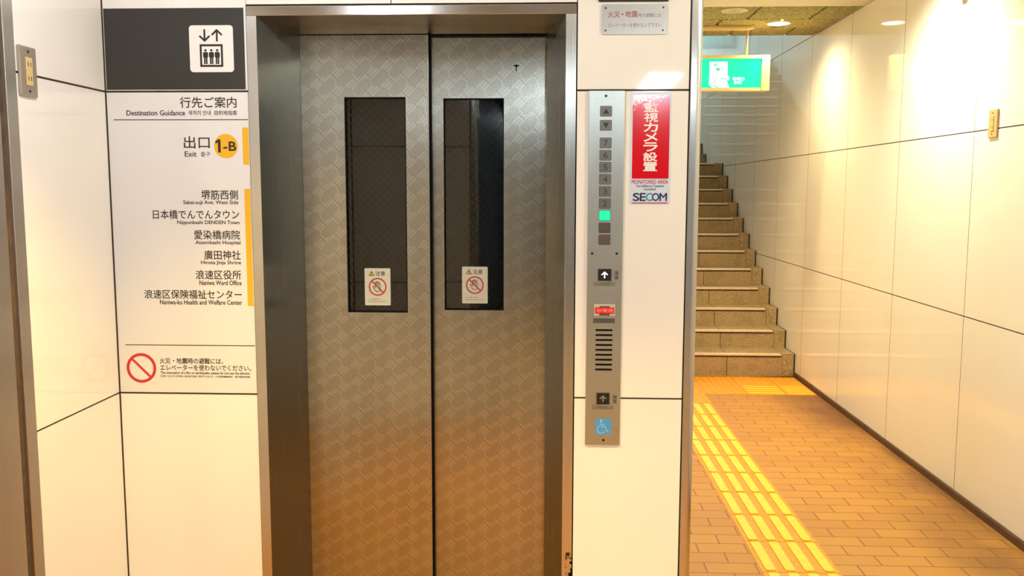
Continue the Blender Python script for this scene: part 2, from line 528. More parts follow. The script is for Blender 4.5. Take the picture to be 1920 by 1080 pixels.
# right wall, all along hall, corridor and stair
b = B(); b.mi = 1; b.box(XR + .006, XR + .12, -10.3, 15.2, 0, 6.3)
b.mi = 0
ys = [1.90 + .955 * k for k in range(-12, 15)]
for y0, y1 in zip(ys, ys[1:]):
    y1 = min(y1, 15.0)
    for z0, z1 in zip(ZS, ZS[1:]):
        b.box(XR, XR + .0058, y0 + .0021, y1 - .0021, max(z0 + g, .03), z1 - g)
for f in b.bm.faces:
    f.normal_update()
    if abs(f.normal.y) > .9: f.material_index = 1          # dark sealant between neighbouring panels
struct('wall_right', b, [M_panel, M_groove])
b = B(); b.prism([(XR, 0), (XR - .012, 0), (XR - .012, .034), (XR - .008, .04), (XR, .04)], 'y', -10.2, 4.93)
struct('baseboard_right', b, M_base)

# corridor left wall (back of the shaft) and the steel corner post
b = B(); b.box(.33, .4505, .03, 15.2, 0, 6.3)
struct('wall_shaft', b, M_panel_back)
b = B()
pts = [(.4185, .045), (.4185, .001), (.4205, -.003)]
pts += [(.4365 + .017 * math.sin(t), -.003 + .017 * (1 - math.cos(t))) for t in [PI / 2 * i / 8 for i in range(9)]]
pts += [(.4535, .045)]
b.prism(pts, 'z', 0, CE)
for f in b.bm.faces: f.smooth = False
struct('trim_1', b, M_steel, 'stainless corner post between the elevator wall and the corridor')

# floor and ceilings
b = B(); b.box(XL - .1, XR + .1, -10.3, 5.0, -.1, 0)
struct('floor', b, M_floor)
b = B(); b.mi = 1; b.box(XL - .12, XR + .12, -10.3, 1.0, CE, CE + .1); b.mi = 0; b.box(.33, XR + .12, 1.0, 1.1, CE, 2.95); b.box(.33, XR + .12, 1.1, 3.59, 2.85, 2.95)
struct('ceiling', b, [M_ceil, M_acoustic])
b = B(); b.mi = 0
b.box(.33, XR + .12, 3.59, 4.75, 2.862, 2.95)
xs = [.45, 1.05, 1.50, 1.95, XR]; yy = [3.592, 4.05, 4.40, 4.748]
for i in range(3):
    off = .0 if i % 2 == 0 else -.18
    e = [.45] + [x + off for x in (1.0, 1.45, 1.90)] + [XR]
    for x0, x1 in zip(e, e[1:]):
        b.box(x0 + .010, x1 - .010, yy[i] + .010, yy[i + 1] - .010, 2.85, 2.861, .004, 1)
struct('ceiling_acoustic', b, M_acoustic)
b = B(); b.box(.33, XR + .12, 4.752, 4.85, 2.95, 6.3); b.box(.33, XR + .12, 4.85, 10.4, 6.2, 6.3)
struct('ceiling_stair', b, M_ceil)

# street exit at the head of the second flight: open to the sky, with a window in the end wall
b = B()
b.box(.45, .656, 15.0, 15.1, 3.7, 6.3); b.box(.656, 2.10, 15.0, 15.1, 3.7, 4.36); b.box(2.10, XR, 15.0, 15.1, 3.7, 6.3); b.box(.656, 2.10, 15.0, 15.1, 6.1, 6.3)
struct('wall_stair_end', b, M_panel_back)
b = B()
for x0, x1, z0, z1 in ((.656, .71, 4.36, 6.1), (2.05, 2.10, 4.36, 6.1), (.71, 2.05, 4.36, 4.43), (.71, 2.05, 6.05, 6.1)):
    b.box(x0, x1, 14.96, 15.06, z0, z1)
w1 = struct('window_1', b, M_sky_glass)
b = B(); b.box(.71, 2.05, 15.0, 15.008, 4.43, 6.05); obj('window_pane', b, M_glass_tint, w1)

# elevator shaft: dark box behind the doors
b = B(); b.box(-1.25, -1.2, .3, 1.6, 0, 2.4); b.box(.25, .3, .34, 1.6, 0, 2.4); b.box(-1.25, .3, 1.6, 1.65, 0, 2.4); b.box(-1.25, .3, .33, 1.6, 2.4, 2.45)
b.box(-1.25, -.88, .30, .34, 0, 2.4); b.box(.1, .3, .30, .34, 0, 2.4); b.box(-1.25, .3, .35, 1.6, -.05, .0)
b.box(-1.2, .3, .33, .36, 2.16, 2.4)
struct('wall_shaft_inner', b, M_shaft)

# ------------------------------------------------------------------ staircase
T0, R0, TR, RI = 4.935, .192, .311, .158
t = thing('staircase', 'brown terrazzo staircase with metal nosing strips rising at the corridor end', 'stairs', (1.3, T0, 0))
STEPS = [(T0 + TR * n, R0 + RI * n) for n in range(12)]            # first flight, then the landing
STEPS += [(9.56 + TR * n, R0 + RI * (12 + n)) for n in range(12)]   # second flight up to the street
for n, (y0, z1) in enumerate(STEPS):
    y1 = y0 + TR + .02 if n not in (11, 23) else (9.565 if n == 11 else 14.95)
    z0 = 0 if n == 0 else z1 - RI - .05
    b = B(); b.box(.453, 2.030, y0, y1, z0, z1, 0)
    b.box(2.032, 2.128, y0 - .006, y1, z0, z1 + .006, .004, 1)
    s_ = obj('step', b, M_stone, t)
    b = B(); b.box(.453, 2.020, y0 - .007, y0 + .030, z1 - .016, z1 + .004, .003, 1)
    b.mi = 1; b.box(.453, 2.020, y0 - .004, y0, z1 - .026, z1 - .0165)
    obj('nosing_strip', b, [M_nosing, M_kerb], s_)
    b = B(); b.box(2.128, XR - .0005, y0 - .004, y1, z0, z1 + .002)
    obj('edge_gap', b, M_kerb, s_)

# ------------------------------------------------------------------ elevator frame
t = thing('elevator_door_frame', 'brushed stainless steel frame with deep splayed jambs round the elevator doors', 'door frame', (-.42, .0, 0))
XO0, XO1, ZO, XI0, XI1, ZI, YF, YD = -.9115, .0795, 2.148, -.8815, .0485, 2.119, -.004, .2465
XD0, XD1, ZD = -.822, -.008, 2.106
b = B(); b.box(XO0, XI0, YF, .02, 0, ZI, 0); obj('face_trim', b, M_steel, t)
b = B(); b.box(XI1, XO1, YF, .02, 0, ZI, 0); obj('face_trim', b, M_trimface, t)
b = B(); b.box(XO0, XO1, YF, .02, ZI, ZO, .002, 1); obj('face_trim', b, M_steel_h, t)
b = B(); b.hexa([(XI0, YF + .001, 0), (XD0, YD, 0), (XD0 - .05, YD, 0), (XI0 - .03, .021, 0), (XI0, YF + .001, ZI), (XD0, YD, ZD), (XD0 - .05, YD, ZD), (XI0 - .03, .021, ZI)])
obj('jamb', b, M_jamb, t)
b = B(); b.hexa([(XI1, YF + .001, 0), (XI1 + .03, .021, 0), (XD1 + .05, YD, 0), (XD1, YD, 0), (XI1, YF + .001, ZI), (XI1 + .03, .021, ZI), (XD1 + .05, YD, ZD), (XD1, YD, ZD)])
obj('jamb', b, M_jamb, t)
b = B(); b.hexa([(XI0, YF + .001, ZI), (XI1, YF + .001, ZI), (XD1, YD, ZD), (XD0, YD, ZD),
                 (XI0, .021, ZI + .03), (XI1, .021, ZI + .03), (XD1, YD, ZD + .05), (XD0, YD, ZD + .05)])
obj('header', b, M_jamb, t)

# ------------------------------------------------------------------ elevator doors


def hand(b, cx, cz, s, y):
    P = lambda pts: [(cx + u * s, cz + v * s) for u, v in pts]
    w = .055 * s
    b.stroke(P([(-.25, -.02), (-.25, .45), (-.21, .52), (-.15, .45), (-.15, .12)]), w, y - .0012, y - .0009)
    b.stroke(P([(-.15, .45), (-.11, .58), (-.03, .58), (-.01, .45), (-.01, .12)]), w, y - .0012, y - .0009)
    b.stroke(P([(-.01, .45), (.04, .54), (.11, .54), (.13, .42), (.13, .12)]), w, y - .0012, y - .0009)
    b.stroke(P([(.13, .40), (.18, .44), (.25, .42), (.27, .34), (.27, -.30), (.18, -.46), (.02, -.52), (-.18, -.46), (-.36, -.26), (-.53, .02), (-.49, .08), (-.42, .08), (-.25, -.10)]), w, y - .0012, y - .0009)


def sticker(x0, x1, z0, z1, y, parent):
    w, h = x1 - x0, z1 - z0; cx = (x0 + x1) / 2
    b = B(); b.rrect(x0, x1, z0, z1, .004, 'y', y - .0006, y)
    st = obj('caution_sticker', b, M_caution, parent)
    zc = z0 + h * .50; R = w * .345
    yy_ = y
    b = B(); b.ring((cx, zc), R, R * .86, 'y', yy_ - .0010, yy_ - .0005)
    d = R * .92 * math.sqrt(.5); b.stroke([(cx - d, zc + d), (cx + d, zc - d)], R * .13, yy_ - .0016, yy_ - .0005, caps=False)
    obj('prohibition_ring', b, M_cau_red, st)
    b = B(); hand(b, cx, zc, R * 1.02, yy_); obj('hand_symbol', b, M_ink, st)
    b = B(); tx = x0 + w * .27; tz = z0 + h * .86; q = w * .10
    b.prism([(tx - q, tz - q * .8), (tx + q, tz - q * .8), (tx, tz + q * .9)], 'y', yy_ - .0009, yy_ - .0005)
    b.mi = 1; b.stroke([(tx - q, tz - q * .8), (tx + q, tz - q * .8), (tx, tz + q * .9), (tx - q, tz - q * .8)], w * .018, yy_ - .0012, yy_ - .0005)
    b.box(tx - w * .012, tx + w * .012, yy_ - .0013, yy_ - .0005, tz - q * .2, tz + q * .45); b.box(tx - w * .012, tx + w * .012, yy_ - .0013, yy_ - .0005, tz - q * .6, tz - q * .38)
    obj('warning_triangle', b, [M_cau_yel, M_ink], st)
    text('lettering', '注意', x0 + w * .42, x0 + w * .80, z0 + h * .80, z0 + h * .92, M_ink, st, yy_ - .0005, .012)
    text('lettering', 'ドアに触れますと', x0 + w * .14, x0 + w * .64, z0 + h * .150, z0 + h * .178, M_ink, st, yy_ - .0005)
    text('lettering', 'けがをするおそれがあります', x0 + w * .14, x0 + w * .82, z0 + h * .090, z0 + h * .118, M_ink, st, yy_ - .0005)


def elevator_door(label, x0, x1, ztop, y, wx0, wx1, wz0, wz1, stk, mirror):
    t = thing('elevator_door', label, 'elevator door', ((x0 + x1) / 2, y, 0), 'two sliding elevator doors')
    b = B(); th = .028
    for a0, a1, c0, c1 in ((x0, wx0, 0, ztop), (wx1, x1, 0, ztop), (wx0, wx1, 0, wz0), (wx0, wx1, wz1, ztop)):
        b.box(a0, a1, y, y + th, c0, c1)
    bmesh.ops.remove_doubles(b.bm, verts=b.bm.verts, dist=1e-6)
    obj('door_panel', b, M_door, t)
    b = B(); e = .0035
    for a0, a1, c0, c1 in ((wx0, wx0 + e, wz0, wz1), (wx1 - e, wx1, wz0, wz1), (wx0 + e, wx1 - e, wz0, wz0 + e), (wx0 + e, wx1 - e, wz1 - e, wz1)):
        b.box(a0, a1, y + .001, y + .026, c0, c1)
    # soft corners of the opening
    for cx_, cz_, sx, sz in ((wx0 + e, wz0 + e, 1, 1), (wx1 - e, wz0 + e, -1, 1), (wx0 + e, wz1 - e, 1, -1), (wx1 - e, wz1 - e, -1, -1)):
        b.prism([(cx_, cz_), (cx_ + sx * .006, cz_), (cx_ + sx * .002, cz_ + sz * .002), (cx_, cz_ + sz * .006)], 'y', y + .001, y + .026)
    obj('window_gasket', b, M_black, t)
    gy = y + .012
    b = B(); b.box(wx0 + e, wx1 - e, gy, gy + .0065, wz0 + e, wz1 - e)
    gp = obj('window_pane', b, M_glass, t)
    # wired glass: a diamond net of thin wires just under the face
    b = B(); X0, X1, Z0, Z1 = wx0 + e, wx1 - e, wz0 + e, wz1 - e; p = .0268; r = .00034
    for sgn in (1, -1):
        k = -60
        while k < 120:
            c = Z0 + k * p
            za, zb = c, c + sgn * (X1 - X0)
            pa, pb = Vector((X0, gy + .001 + .0007 * (sgn > 0), za)), Vector((X1, gy + .001 + .0007 * (sgn > 0), zb))
            lo, hi = 0., 1.
            for q0, q1 in (((Z0 - za) / (zb - za), (Z1 - za) / (zb - za)),):
                lo, hi = max(lo, min(q0, q1)), min(hi, max(q0, q1))
            if hi - lo > .01:
                b.tube([pa.lerp(pb, lo), pa.lerp(pb, hi)], r, 4)
            k += 1
    obj('wire_mesh', b, M_wire, gp)
    sticker(*stk, gy - .0002, t)
    return t


YL, YR = .25, .285
DL = elevator_door('left steel elevator door, nearer panel, window with brown wall reflection and caution sticker', -.832, -.4005, 2.104, YL,
                   -.6775, -.4735, 1.187, 1.9045, (-.6215, -.5335, 1.2100, 1.3365), False)
DR = elevator_door('right steel elevator door with a small keyhole above its window', -.440, .070, 2.113, YR,
                   -.3525, -.1505, 1.1925, 1.9035, (-.2938, -.2060, 1.2142, 1.3405), True)
b = B(); b.box(-.4005, -.3965, YL - .003, YL + .029, 0, 2.104, .001, 1); obj('leading_edge', b, M_steel, DL)
b = B(); b.box(-.3962, -.3905, YL + .012, YL + .034, 0, 2.103); obj('rubber_seal', b, M_black, DL)
b = B(); b.disc((-.1096, 2.0085), .0045, 'y', YR - .001, YR + .0, 16); b.box(-.1112, -.1080, YR - .001, YR, 1.992, 2.007); b.box(-.119, -.1, YR - .0008, YR, 2.007, 2.0105)
obj('keyhole', b, M_black, DR)
# door guide sill at floor
b = B(); b.box(XD0, XD1 + .02, .20, .32, 0, .004); tag(obj('door_sill', b, M_steel_h, origin=(-.4, .26, 0)), 'steel sill plate on the floor under the elevator doors', 'sill')

# ------------------------------------------------------------------ dark pictogram sign
t = thing('pictogram_sign', 'charcoal sign panel with white elevator pictogram left of the elevator', 'sign', (-1.13, 0, 1.9))
b = B(); b.box(XL + .006, -.9205, -.0016, -.0001, 1.9025, 2.1435); obj('sign_panel', b, M_dark, t)
b = B(); b.rrect(-1.0885, -.9540, 1.9540, 2.0925, .010, 'y', -.0024, -.0016); pc = obj('pictogram', b, M_white, t)
b = B(); y0, y1 = -.0030, -.0024
b.box(-1.0570, -.9865, y0, y1, 1.9695, 1.9755); b.box(-1.0570, -.9865, y0, y1, 2.0305, 2.0365); b.box(-1.0570, -1.0510, y0, y1, 1.9755, 2.0305); b.box(-.9925, -.9865, y0, y1, 1.9755, 2.0305)
obj('car_outline', b, M_ink, pc)
for k in range(3):
    x = -1.0218 + (k - 1) * .0180
    b = B(); b.disc((x, 2.0185), .0037, 'y', y0, y1, 20); b.rrect(x - .0076, x + .0076, 1.9965, 2.0135, .004, 'y', y0, y1)
    b.box(x - .0052, x - .0006, y0, y1, 1.9780, 1.9975); b.box(x + .0006, x + .0052, y0, y1, 1.9780, 1.9975)
    obj('passenger_figure', b, M_ink, pc)
for x, d in ((-1.0412, -1), (-1.0035, 1)):
    zt = 2.0625 + d * .0175; b = B()
    b.stroke([(x, 2.0625 - d * .018), (x, zt - d * .004)], .0055, y0, y1, caps=False)
    b.stroke([(x - .0155, zt - d * .0165), (x, zt - d * .0018), (x + .0155, zt - d * .0165)], .0055, y0, y1, caps=False)
    b.prism([(x - .004, zt - d * .0055), (x + .004, zt - d * .0055), (x, zt + d * .0022)], 'y', y0 - .0001, y1)
    obj('arrow', b, M_ink, pc)

# ------------------------------------------------------------------ destination sign
t = thing('direction_sign', 'tall white destination sign with black lettering and yellow bars left of the elevator', 'sign', (-1.13, 0, .963))
b = B(); b.box(XL + .006, -.9160, -.0014, -.0001, .9625, 1.8938); obj('sign_panel', b, M_print, t)
Y = -.0014
for a0, a1, z0, z1 in ((-.9352, -.9162, 1.6765, 1.7885), (-.9345, -.9162, 1.2395, 1.6025)):
    b = B(); b.box(a0, a1, Y - .0005, Y, z0, z1); obj('yellow_bar', b, M_yellow, t)
for z, a in ((1.8120, -1.3330), (1.1138, -1.3295)):
    b = B(); b.box(a, -.9165, Y - .0004, Y, z - .0012, z + .0012); obj('divider_line', b, M_ink, t)
LET = [('行先ご案内', -1.1250, -.9505, 1.8478, 1.8800, .018), ('Destination Guidance', -1.2920, -1.1105, 1.8250, 1.8405, .030), ('목적지 안내', -1.0990, -1.0310, 1.8255, 1.8395, .018),
       ('目的地指南', -1.0190, -.9500, 1.8255, 1.8395, .018),
       ('出口', -1.1175, -1.0375, 1.7255, 1.7620, .014), ('Exit', -1.1160, -1.0790, 1.7005, 1.7165, .02), ('출구', -1.0660, -1.0370, 1.7005, 1.7155, .01),
       ('堺筋西側', -1.0690, -.9550, 1.5698, 1.5988, .018), ('Sakai-suji Ave. West Side', -1.1265, -.9545, 1.5520, 1.5668, .030),
       ('日本橋でんでんタウン', -1.2235, -.9535, 1.5095, 1.5375, .018), ('Nipponbashi DENDEN Town', -1.1480, -.9530, 1.4905, 1.5050, .030),
       ('愛染橋病院', -1.0965, -.9525, 1.4468, 1.4752, .018), ('Aizembashi Hospital', -1.0930, -.9520, 1.4285, 1.4430, .030),
       ('廣田神社', -1.0670, -.9525, 1.3840, 1.4128, .018), ('Hirota Jinja Shrine', -1.0775, -.9520, 1.3665, 1.3808, .030),
       ('浪速区役所', -1.0960, -.9530, 1.3225, 1.3512, .018), ('Naniwa Ward Office', -1.0850, -.9525, 1.3045, 1.3190, .030),
       ('浪速区保険福祉センター', -1.2615, -.9530, 1.2610, 1.2892, .018), ('Naniwa-ku Health and Welfare Center', -1.2130, -.9525, 1.2430, 1.2575, .030),
       ('火災・地震時の避難には、', -1.2215, -1.0190, 1.0545, 1.0730, .020), ('エレベーターを使わないでください。', -1.2210, -.9310, 1.0330, 1.0515, .020),
       ('The evacuation of a fire or earthquake, please do not use the elevator.', -1.2205, -.9320, 1.0195, 1.0300, .030),
       ('화재나 지진시의 대피에는 엘리베이터를 사용하지 마십시오.  火灾或地震避难时，请不要使用电梯。', -1.2205, -.9325, 1.0110, 1.0178, .006)]
for s_, x0, x1, z0, z1, bo in LET: text('lettering', s_, x0, x1, z0, z1, M_ink, t, Y, bo)
b = B(); b.disc((-.9870, 1.7323), .0368, 'y', Y - .0005, Y, 48); bd = obj('exit_badge', b, M_yellow, t)
b = B(); b.prism([(-1.0035, 1.7130), (-1.0035, 1.7530), (-1.0100, 1.7530), (-1.0190, 1.7475), (-1.0190, 1.7400), (-1.0115, 1.7435), (-1.0115, 1.7130)], 'y', Y - .0009, Y - .0005); obj('badge_numeral', b, M_ink, bd)
text('badge_numeral', '-B', -.9945, -.9555, 1.7185, 1.7455, M_ink, bd, Y - .0005, .035)
b = B(); cx_, cz_ = -1.2815, 1.0400; b.ring((cx_, cz_), .0475, .0385, 'y', Y - .0006, Y, 64)
d = .042 * math.sqrt(.5); b.stroke([(cx_ - d, cz_ + d), (cx_ + d, cz_ - d)], .0070, Y - .0005, Y, caps=False)
obj('prohibition_symbol', b, M_red, t)

# ------------------------------------------------------------------ metal notice plate and the dark box over it
t = thing('notice_plate', 'small screwed metal fire warning plate high on the wall right of the elevator', 'sign', (.25, 0, 2.06))
b = B(); b.rrect(.1535, .3460, 2.0585, 2.1455, .005, 'y', -.004, -.0002); obj('plate', b, M_notice, t)
for x, z in ((.1650, 2.1345), (.3340, 2.1355), (.1650, 2.0700), (.3335, 2.0700)):
    b = B(); b.disc((x, z), .0028, 'y', -.0054, -.004, 14); b.box(x - .0022, x + .0022, -.0058, -.0054, z - .0004, z + .0004); obj('screw', b, M_screw, t)
text('lettering', '火災', .1720, .2065, 2.1075, 2.1255, M_engrave_red, t, -.004, .012)
b = B(); b.disc((.2145, 2.1165), .0022, 'y', -.0044, -.004, 14); obj('lettering', b, M_ink, t)
text('lettering', '地震', .2225, .2590, 2.1075, 2.1260, M_engrave_red, t, -.004, .012)
text('lettering', '時の避難には', .2605, .3280, 2.1080, 2.1195, M_engrave_grey, t, -.004)
text('lettering', 'エレベーターを使わないで下さい', .1722, .3295, 2.0785, 2.0915, M_engrave_grey, t, -.004)
t = thing('indicator_box', 'dark grey elevator indicator box just above the metal fire warning plate', 'indicator', (.246, 0, 2.153))
b = B(); b.box(.1435, .3490, -.006, -.0002, 2.1530, 2.30, .002, 1); bx_ = obj('housing', b, M_dark, t)
b = B(); b.box(.160, .332, -.0075, -.006, 2.17, 2.285); obj('window', b, M_black, bx_)

# ------------------------------------------------------------------ elevator call panel
t = thing('call_panel', 'tall narrow steel elevator call panel with floor buttons and speaker slots', 'elevator panel', (.17, 0, .81))
Y = -.007
b = B(); b.box(.1180, .2255, Y, -.0002, .8115, 1.8955, .0012, 1); obj('faceplate', b, M_panelsteel, t)
for x, z in ((.1690, 1.8795), (.1332, 1.4090), (.2076, 1.4092), (.1747, .8275)):
    b = B(); b.disc((x, z), .0042, 'y', Y - .0018, Y, 18); b.mi = 1; b.disc((x, z), .0018, 'y', Y - .0022, Y - .0018, 6); obj('screw', b, [M_screw, M_black], t)
BT = [(1.8346, 'U'), (1.7930, 'D'), (1.7410, '7'), (1.7045, '6'), (1.6690, '5'), (1.6330, '4'), (1.5965, '3'), (1.5600, '2'), (1.5240, 'lit'), (1.4870, 'dim'), (1.4510, 'brown')]
for z, k in BT:
    x = .1697; w, h = (.0165, .0145)
    b = B(); b.rrect(x - w - .0012, x + w + .0012, z - h - .0012, z + h + .0012, .003, 'y', Y - .0006, Y); b.mi = 1
    b.rrect(x - w, x + w, z - h, z + h, .0025, 'y', Y - .0022, Y - .0006)
    fm = {'lit': M_green_lit, 'dim': M_btn_smoke, 'brown': M_btn_brown}.get(k, M_grey_btn)
    o = obj('floor_indicator', b, [M_mark, fm], t); yb = Y - .0022
    if k in 'UD':
        s_ = 1 if k == 'U' else -1
        b = B(); b.prism([(x - .0095, z - s_ * .0075), (x + .0095, z - s_ * .0075), (x, z + s_ * .0085)], 'y', yb - .0004, yb); obj('triangle_mark', b, M_mark, o)
    elif k.isdigit():
        text('numeral', k, x - .0062, x + .0062, z - .0088, z + .0088, M_mark, o, yb, .012)
    elif k in ('dim', 'brown'):
        b = B()
        for q in (-.006, .0, .006): b.box(x + q - .002, x + q + .002, yb - .0003, yb, z - .004, z + .003)
        obj('faint_mark', b, M_btn_brown if k == 'dim' else M_btn_smoke, o)


def arrow_up(x, z, s, y, m, parent):
    b = B(); b.stroke([(x, z - s), (x, z + s * .7)], s * .40, y - .0005, y, caps=False)
    b.stroke([(x - s * .95, z + s * .0), (x, z + s * .85), (x + s * .95, z + s * .0)], s * .34, y - .00055, y, caps=False)
    b.prism([(x - s * .3, z + s * .55), (x + s * .3, z + s * .55), (x, z + s * 1.12)], 'y', y - .0006, y)
    return obj('arrow', b, m, parent)


for z, lit, lab in ((1.3440, True, 'black call button with lit white arrow'), (.9595, False, 'low dark call button with dim arrow')):
    x = .1718
    b = B(); b.rrect(x - .0215, x + .0215, z - .0195, z + .0195, .002, 'y', Y - .0008, Y); b.mi = 1; b.rrect(x - .0195, x + .0195, z - .0178, z + .0178, .0018, 'y', Y - .0036, Y - .0008)
    o = obj('call_button', b, [M_btn_edge, M_btn_dark], t); o['label'] = lab
    arrow_up(x, z, .0098, Y - .0036, M_arrow_lit if lit else M_arrow_dim, o)
    b = B(); b.rrect(.1385, .2045, z - .0345, z - .0215, .0015, 'y', Y - .0012, Y); lp = obj('label_plate', b, M_label, t)
    b = B()
    for k in range(7): b.disc((.158 + .0045 * k, z - .028 + (.0018 if k % 2 else -.0012)), .0013, 'y', Y - .0019, Y - .0012, 8)
    obj('braille_dots', b, M_mark, lp)
    b = B(); b.rrect(.2015, .2150, z - .0165, z + .0135, .002, 'y', Y - .0010, Y); b.mi = 1
    b.disc((.2083, z + .0055), .0045, 'y', Y - .0014, Y - .001, 14); b.disc((.2083, z - .0080), .0045, 'y', Y - .0014, Y - .001, 14); obj('braille_plate', b, [M_label, M_label_dk], t)
b = B(); b.box(.1405, .2050, Y - .010, Y, 1.2185, 1.2540, .0015, 1); cv = obj('emergency_cover', b, M_clear, t); cv['label'] = 'clear cover over a red emergency call label'
b = B(); b.box(.1435, .2020, Y - .0125, Y - .010, 1.2265, 1.2450, .0012, 1); rp = obj('red_label', b, M_redplate, cv)
b = B(); b.box(.1570, .1880, Y - .0115, Y - .010, 1.2200, 1.2262); b.box(.1570, .1880, Y - .0115, Y - .010, 1.2453, 1.2490); obj('hinge', b, M_label_dk, cv)
text('lettering', '非常用', .1480, .1975, 1.2305, 1.2410, M_pink, cv, Y - .0125, .02)
b = B(); b.rrect(.1388, .2045, 1.1955, 1.2095, .0015, 'y', Y - .0012, Y); o = obj('label_plate', b, M_label_dk, t)
for k in range(9):
    z = 1.1735 - k * .01535
    b = B(); b.rrect(.1462, .1985, z - .0031, z + .0031, .003, 'y', Y - .0004, Y + .001); obj('speaker_slot', b, M_black, t)
b = B(); b.box(.1490, .1985, Y - .0006, Y, .8455, .8955); ws = obj('wheelchair_sticker', b, M_blue, t)
b = B(); y0, y1 = Y - .001, Y - .0006; ox, oz = .1738, .8705
P = lambda pts: [(ox + u, oz + v) for u, v in pts]
b.disc((ox - .0075, oz + .0190), .0034, 'y', y0, y1, 16)
b.stroke(P([(-.0075, .0150), (-.0055, -.0005), (.0060, -.0005), (.0125, -.0150), (.0165, -.0140)]), .0022, y0, y1)
b.stroke(P([(-.0068, .0065), (.0050, .0065)]), .002, y0, y1)
b.stroke(P([(-.0075 + .0125 * math.cos(a) + .002, -.0085 + .0125 * math.sin(a)) for a in [math.radians(110 + 10 * k) for k in range(23)]]), .002, y0, y1)
obj('wheelchair_symbol', b, M_blue_line, ws)

# ------------------------------------------------------------------ red camera sticker
t = thing('warning_sticker', 'tall red and white surveillance camera sticker right of the elevator call panel', 'sticker', (.305, 0, 1.558))
b = B(); b.rrect(.2435, .3650, 1.5575, 1.8910, .004, 'y', -.0008, -.0001); obj('backing', b, M_stk_white, t)
Y = -.0008
b = B(); b.box(.2500, .3600, Y - .0004, Y, 1.6350, 1.8830); rf = obj('red_field', b, M_wornred, t, None)
for k, ch in enumerate('監視カメラ設置'):
    z1 = 1.8590 - k * .02915; text('lettering', ch, .2835, .3250, z1 - .0258, z1, M_white, rf, Y - .0004, .038)
text('lettering', 'MONITORED AREA', .2500, .3590, 1.6195, 1.6315, M_wine, t, Y, .02)
text('lettering', 'Surveillance Camera', .2640, .3465, 1.6095, 1.6175, M_navy, t, Y, .012)
text('lettering', 'installed', .2875, .3225, 1.6000, 1.6075, M_navy, t, Y, .012)
cw = [('S', .2545, .2735), ('E', .2755, .2920), ('C', .2930, .3125), ('O', .3115, .3330), ('M', .3345, .3560)]
for ch, x0, x1 in cw: text('logo_letter', ch, x0, x1, 1.5685, 1.5915, M_teal if ch == 'C' else M_navy, t, Y - (.0002 if ch == 'C' else 0), .045)
b = B(); b.box(.2510, .3585, Y - .0004, Y, 1.5605, 1.5635); obj('underline', b, M_wine, t)

# ------------------------------------------------------------------ shutter rail at the left edge
t = thing('shutter_guide_rail', 'tall steel shutter guide rail with a black slot at the left edge', 'rail', (XL, -.53, 0))
b = B(); b.box(XL - .03, XL + .004, -.5080, -.4620, 0, CE, .0015, 1); obj('flange', b, M_rail, t)
b = B(); b.box(XL - .03, XL + .004, -.6950, -.5380, 0, CE, .0015, 1); obj('flange', b, M_rail, t)
b = B(); b.box(XL - .03, XL - .020, -.5380, -.5080, 0, CE); obj('slot', b, M_black, t)


# ------------------------------------------------------------------ outlets
def outlet(label, X, sgn, yc, zc, h=.128, w=.076, pm=None):
    t = thing('wall_outlet', label, 'outlet', (X, yc, zc))
    f = lambda d: X + sgn * d
    def bx(b, d0, d1, y0, y1, z0, z1, bev=0):
        b.box(min(f(d0), f(d1)), max(f(d0), f(d1)), y0, y1, z0, z1, bev, 2)
    b = B(); bx(b, .0002, .009, yc - w / 2, yc + w / 2, zc - h / 2, zc + h / 2, .0035); obj('cover_plate', b, pm or M_plate, t)
    b = B(); bx(b, .009, .0115, yc - .014, yc + .014, zc - .036, zc + .036, .001); rc = obj('receptacle', b, pm or M_brass, t)
    for dz in (-.018, .018):
        for dy in (-.006, .006):
            b = B(); bx(b, .0115, .0118, yc + dy - .0014, yc + dy + .0014, zc + dz - .0055, zc + dz + .0055); obj('socket_slot', b, M_mark, rc)
    for dz in (-.05, .05):
        b = B(); b.disc((yc, zc + dz), .0035, 'x', min(f(.009), f(.0105)), max(f(.009), f(.0105)), 16); obj('screw', b, M_screw, t)


outlet('steel plate twin wall outlet beside the shutter rail at upper left', XL, 1, -.4145, 1.903)
outlet('tan plate wall outlet on the right corridor wall over a panel joint', XR, -1, 1.705, 1.922, .135, .085, M_plate_tan)
t = thing('wall_fitting', 'small tan fitting with dark tip at the top of the right wall', 'fitting', (XR, 1.98, 2.60))
b = B(); b.box(XR - .045, XR - .0003, 1.90, 2.06, 2.595, 2.68, .004, 1); obj('body', b, M_beige, t)
b = B(); b.box(XR - .05, XR - .0003, 2.061, 2.12, 2.582, 2.66, .008, 2); obj('tip', b, M_mark, t)

# ------------------------------------------------------------------ tactile paving
TW = .325


def tactile(kind, x0, x1, y0, y1, label, group):
    b = B(); b.box(x0 + .0015, x1 - .0015, y0 + .0015, y1 - .0015, 0, .0025); b.mi = 1
    w, h = x1 - x0, y1 - y0
    if kind == 'bar':
        for k in range(4):
            c = x0 + w * (.13 + .247 * k); b.rrect(c - .0215, c + .0215, y0 + .010, y1 - .012, .014, 'z', .0025, .0075)
    elif kind == 'cross':
        for k in range(4):
            c = y0 + h * (.13 + .247 * k); b.rrect(x0 + .012, x1 - .012, c - .019, c + .019, .014, 'z', .0025, .0075)
    else:
        n = 6; nx = max(2, round(n * w / TW))
        for i in range(nx):
            for j in range(n):
                c = (x0 + w * (i + .5) / nx, y0 + h * (j + .5) / n)
                b.disc(c, .0150, 'z', .0025, .0055, 12); b.disc(c, .0110, 'z', .0055, .0075, 12)
    o = obj('tactile_tile', b, [M_tile, M_dot if kind == 'dot' else M_bar], origin=((x0 + x1) / 2, (y0 + y1) / 2, 0)); tag(o, label, 'tactile tile', group)


